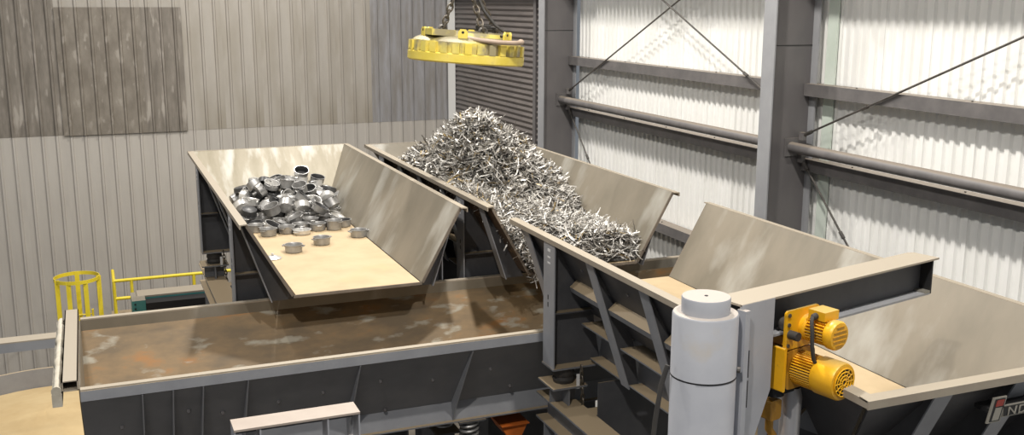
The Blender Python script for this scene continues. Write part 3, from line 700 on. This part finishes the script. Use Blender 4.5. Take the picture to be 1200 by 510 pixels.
# teal machine
tm = empty('teal_machine', (1.0, 17.5, FL), 'teal machine cabinet with a dark opening behind the trough', 'machine')
ty0, ty1, tx0, tx1, tz = 18.05, 18.75, .41, 1.95, -5.03
mb = MB(); mb.box(tx0, tx1, ty0, ty1, FL, tz-.2); mb.box(tx0, tx1, ty0+.3, ty1, tz-.2, tz-.031); mb.build('body', 'teal', tm)
mb = MB(); mb.box(tx0, tx0+.22, ty0, ty0+.299, tz-.2, tz); mb.build('corner_block', 'teal', tm)
mb = MB(); mb.box(tx0+.22, tx1-.12, ty0+.01, ty0+.299, tz-.199, tz-.06); mb.build('opening', 'black', tm)
mb = MB(); mb.box(tx0+.10, tx1, ty0+.3, ty1, tz-.03, tz); mb.build('cover', 'rim_dusty', tm)
for u, z in ((.05, -.06), (.05, -.14)):
    mb = MB(); mb.lathe([(.016, 0), (.016, .01), (0, .01)], (tx0+u, ty0, tz+z), (0, -1, 0), 8); mb.build('bolt', 'black', tm)

# ================================================================== POTS
def pot_mesh(kind):
    r, h = {'pot': (.116, .105), 'deep': (.112, .14), 'lid': (.116, .035), 'pan': (.126, .065)}[kind]
    mb = MB()
    if kind == 'lid':
        mb.lathe([(0, .0), (r-.01, .0), (r, .004), (r, .010), (r-.015, .014), (r*.55, .034), (.03, .042), (0, .043)], (0, 0, 0), n=20)
    else:
        mb.lathe([(0, 0), (r*.86, 0), (r*.95, .008), (r, h-.006), (r+.008, h), (r-.004, h)], (0, 0, 0), n=20)
        mb.mi = 1; mb.lathe([(r-.004, h), (r-.010, h-.008), (r*.92, .012), (0, .010)], (0, 0, 0), n=20)
    return mb, r, h
kinds = {}
def make_pot(kind, ma, label):
    root = empty('pot_lid' if kind == 'lid' else 'cooking_pot', (0, 0, 0), label, 'lid' if kind == 'lid' else 'pot', 'cooking pots heaped in the left feeder')
    mb, r, h = pot_mesh(kind)
    key = (kind, ma)
    if key not in kinds:
        L = [mb.build('dome' if kind == 'lid' else 'bowl', [ma.split('+')[0], ma.split('+')[-1]], root, 40)]; ma = ma.split('+')[0]
        if kind == 'lid':
            k = MB(); k.lathe([(.008, .04), (.010, .055), (.02, .06), (.02, .068), (0, .07)], (0, 0, 0), n=10); L.append(k.build('knob', ma, root, 40))
        else:
            for s in (-1, 1):
                k = MB(); k.tube([(s*(r-.004), -.035, h-.022), (s*(r+.028), -.03, h-.018), (s*(r+.032), 0, h-.017), (s*(r+.028), .03, h-.018), (s*(r-.004), .035, h-.022)], .008, 6)
                L.append(k.build('handle', ma, root, 40))
        kinds[key] = L
    else:
        for s in kinds[key]:
            c = s.copy(); COL.objects.link(c); c.parent = root
    return root, r, h
rng = np.random.RandomState(11)
N = 120
xc = 2.735; FZ = ZF
P = np.stack([rng.uniform(xc-.5, xc+.5, N), rng.uniform(14.6, 16.2, N), FZ+.2+rng.uniform(0, 3.0, N)], 1)
rad = .121; lim = rng.uniform(-.05, .3, N)
th = math.atan2(.87, .49)
nl = np.array([math.sin(th), 0, math.cos(th)]); nr = np.array([-math.sin(th), 0, math.cos(th)])
ne = np.array([0, -.87, .77])/math.hypot(.87, .77)
TbY = 11.33+5.93-.77
for it in range(900):
    P[:, 2] -= .004
    d = P[:, None]-P[None]; D = np.sqrt((d**2).sum(2))+np.eye(N)*9
    ov = np.clip(2*rad*.98-D, 0, None); P += (d/D[..., None]*ov[..., None]).sum(1)*.28
    # gentle push to the back so that the heap stays at the rear
    P[:, 1] += np.where(P[:, 2] > FZ+.2, .0010, 0)
    pl = (P-np.array([xc-HF, 0, FZ]))@nl; P += np.clip(rad*1.05-pl, 0, None)[:, None]*nl
    prr = (P-np.array([xc+HF, 0, FZ]))@nr; P += np.clip(rad*1.05-prr, 0, None)[:, None]*nr
    pe = (P-np.array([0, TbY, FZ]))@ne; P += np.clip(rad*1.05-pe, 0, None)[:, None]*ne
    P[:, 2] = np.maximum(P[:, 2], FZ+.075)
    lowm = P[:, 2] < FZ+.09
    P[:, 1] = np.maximum(P[:, 1], np.interp(P[:, 0], [2.0, 3.4], [13.62, 14.2])+lim)
spec = [('pot', 'alu_cast+nonstick'), ('pot', 'alu_bright+nonstick'), ('pot', 'alu_cast'), ('pot', 'alu_bright'), ('deep', 'alu_cast'), ('pan', 'alu_bright'), ('lid', 'alu_cast'), ('pan', 'nonstick'), ('pot', 'nonstick'), ('lid', 'alu_bright')]
wts = np.array([.13, .08, .22, .15, .13, .10, .09, .07, .08, .05]); wts /= wts.sum()
LAB = {('pot', 'alu_cast+nonstick'): 'black-lined dull grey pot', ('pot', 'alu_bright+nonstick'): 'black-lined bright silvery pot',
       ('pot', 'alu_cast'): 'dull grey pot', ('pot', 'alu_bright'): 'bright silvery pot', ('deep', 'alu_cast'): 'deep dull grey pot', ('pan', 'alu_bright'): 'shallow bright pan',
       ('lid', 'alu_cast'): 'dull grey domed lid', ('pan', 'nonstick'): 'shallow black pan', ('pot', 'nonstick'): 'black-coated pot', ('lid', 'alu_bright'): 'bright silvery domed lid'}
def put(root, h, pos, eul):
    Rm = Matrix.Rotation(eul[2], 4, 'Z') @ Matrix.Rotation(eul[0], 4, 'X') @ Matrix.Rotation(eul[1], 4, 'Z')
    c = Vector(pos) - (Rm @ Vector((0, 0, h/2)))
    root.matrix_local = Matrix.Translation(c) @ Rm
for i in range(N):
    front = P[i, 1] < 14.7 and P[i, 2] < FZ+.1
    k, ma = spec[rng.choice(len(spec), p=wts)]
    if front and ma == 'nonstick': ma = 'alu_cast'; k = 'pot'
    tl = 0
    if P[i, 2] < FZ+.12 and rng.rand() < .3 and P[i, 1] > 14.2: tl = rng.uniform(.15, .5)
    if P[i, 2] > FZ+.12: tl = rng.choice([rng.uniform(.15, .7), rng.uniform(.8, 1.6), rng.uniform(2.2, 3.1)], p=[.5, .35, .15])
    pos = list(P[i])
    state = 'standing upright' if tl == 0 else 'tilted' if tl < .8 else 'lying on its side' if tl < 2 else 'lying upside down'
    where = 'on top of the heap' if pos[2] > FZ+.45 else 'at the front of the heap' if pos[1] < 14.6 else 'at the back of the heap' if pos[1] > 15.9 else 'in the heap beside the left wall' if pos[0] < xc-.35 else 'in the heap beside the right wall' if pos[0] > xc+.35 else 'in the middle of the heap'
    root, r, h = make_pot(k, ma, LAB[(k, ma)]+' '+state+' '+where)
    if tl == 0: pos[2] = FZ+h/2+.001
    put(root, h, pos, (tl, rng.uniform(0, 6.28), rng.uniform(0, 6.28)))
for x, y, k, ma, lab in ((2.36, 13.38, 'pot', 'alu_cast', 'dull grey pot standing frontmost on the tan floor, left of middle'),
                         (2.80, 13.68, 'pot', 'alu_cast', 'dull grey pot standing at the front edge of the heap, middle'),
                         (2.04, 13.12, 'lid', 'alu_bright', 'pale knobbed lid lying alone on the tan floor'),
                         (3.38, 13.95, 'pot', 'alu_cast', 'dull grey pot standing against the right side wall')):
    root, r, h = make_pot(k, ma, lab); put(root, h, (x, y, FZ+h/2+.001), (0, 0, rng.uniform(0, 6)))

# ================================================================== METAL STRIPS
xc2 = 5.61; yf2 = 11.27
def heap(x, y):
    dx = np.where(x > 5.5, (x-5.5)/.80, (x-5.5)/.92)
    d = np.hypot(dx, (y-14.75)/1.05)
    z1 = -1.74-.72*np.maximum(d-.25, 0)-.12*np.minimum(d, .3)
    zl = np.interp(y, [10.9, 11.27, 11.6, 12.4, 13.3, 14.2, 15.5], [-3.3, -3.12, -2.60, -2.46, -2.46, -2.62, -3.1])
    zr = np.interp(y, [10.9, 11.27, 11.5, 12.8, 13.7, 14.8, 15.5], [-3.4, -3.26, -3.03, -3.06, -2.94, -2.72, -2.6])
    z2 = zl+(zr-zl)*np.clip((x-4.5)/2.0, 0, 1.1)**.8
    z2 = np.where(y > 16.2, -3.4, z2)
    bump = .045*np.sin(x*5.1+y*2.3)*np.sin(y*4.3-x*1.7)+.03*np.sin(x*11+1)*np.sin(y*9.5+x*3)
    return np.maximum(z1, z2)+bump
def wallz(x):
    return ZF+np.maximum(np.abs(x-xc2)-HF, 0)*(.87/.49)
gx = np.linspace(xc2-1.16, xc2+1.16, 60); gy = np.linspace(yf2+.03, 16.3, 100)
sh_ = MB(); sh_.mi = 4
GX, GY = np.meshgrid(gx, gy); GZ = np.maximum(heap(GX, GY)-.06, wallz(GX)-.0)
end_z = ZF+np.maximum(GY-(yf2+5.74-.77), 0)*(.87/.77)
GZ = np.maximum(GZ, end_z)
vs = np.stack([GX, GY, GZ], 2).reshape(-1, 3); fs = []
nx_, ny_ = len(gx), len(gy)
mask = (heap(GX, GY) > np.maximum(wallz(GX), end_z)+.03)
for j in range(ny_-1):
    for i in range(nx_-1):
        if mask[j:j+2, i:i+2].any(): fs.append((j*nx_+i, j*nx_+i+1, (j+1)*nx_+i+1, (j+1)*nx_+i))
sh_.add([tuple(p) for p in vs], fs)
rg = random.Random(21)
def strip(p, mi, Lr=(.10, .30), steep=.5, W=(.004, .011), curl=4.5):
    L = rg.uniform(*Lr); wd = rg.uniform(*W); n = 6
    az = rg.uniform(0, 6.283); el = rg.gauss(.05, steep*.5)
    d = Vector((math.cos(az)*math.cos(el), math.sin(az)*math.cos(el), math.sin(el)))
    side = d.cross(Vector((rg.gauss(0, .5), rg.gauss(0, .5), 1))).normalized()
    cur = rg.gauss(0, curl); tw = rg.gauss(0, 3); c = Vector(p)-d*L*.5; vs = []
    for k in range(n+1):
        vs += [tuple(c-side*wd), tuple(c+side*wd)]
        c = c+d*(L/n)
        nrm = d.cross(side)
        d = (Matrix.Rotation(cur*L/n, 3, nrm if k % 2 else side) @ d).normalized()
        side = (Matrix.Rotation(tw*L/n, 3, d) @ side); side = (side-d*side.dot(d)).normalized()
    sh_.mi = mi
    sh_.add(vs, [(2*k, 2*k+1, 2*k+3, 2*k+2) for k in range(n)])
cnt = 0
while cnt < 19000:
    x = rg.uniform(xc2-1.22, xc2+1.22); y = rg.uniform(yf2+.02, 16.3)
    z = float(heap(np.float64(x), np.float64(y))); wz = max(float(wallz(np.float64(x))), ZF+max(y-(yf2+4.97), 0)*1.13)
    if z < wz+.02: continue
    cnt += 1
    z = max(z-abs(rg.gauss(0, .05))+.03, wz+.02)
    mi = rg.choices([0, 1, 2, 3], [.38, .30, .27, .05])[0]
    if y > 12.9+.5*(x-5): strip((x, y, z+(rg.random()**6)*.09), mi, (.08, .28), .9, (.004, .014), 4)
    else: strip((x, y, z+(rg.random()**6)*.06), mi, (.10, .30), .5, (.003, .009), 6)
for k in range(420):     # spill over the left front lip
    t = rg.random(); x = rg.uniform(4.50+.40*t, 4.72+.40*t); z = -2.62-.75*t+rg.gauss(0, .04); y = yf2-.02+rg.gauss(0, .06)
    strip((max(x, xc2-wx(max(min(z, ZR), ZF))+.06), y, z), rg.choices([0, 1, 2], [.5, .3, .2])[0], (.08, .2), 1.4)
o = sh_.build('metal_strips', ['strip_bright', 'strip_mid', 'strip_dark', 'strip_brass', 'gap_shade'], org=(5.61, 13.6, ZF))
tag(o, 'silvery heap of curled metal punching strips filling the middle feeder', 'scrap', kind='stuff')

# lift everything so that the hall floor is at zero
bpy.context.view_layer.update()
for o in S.objects:
    if o.parent is None and o.type in ('MESH', 'EMPTY'): o.location.z += H
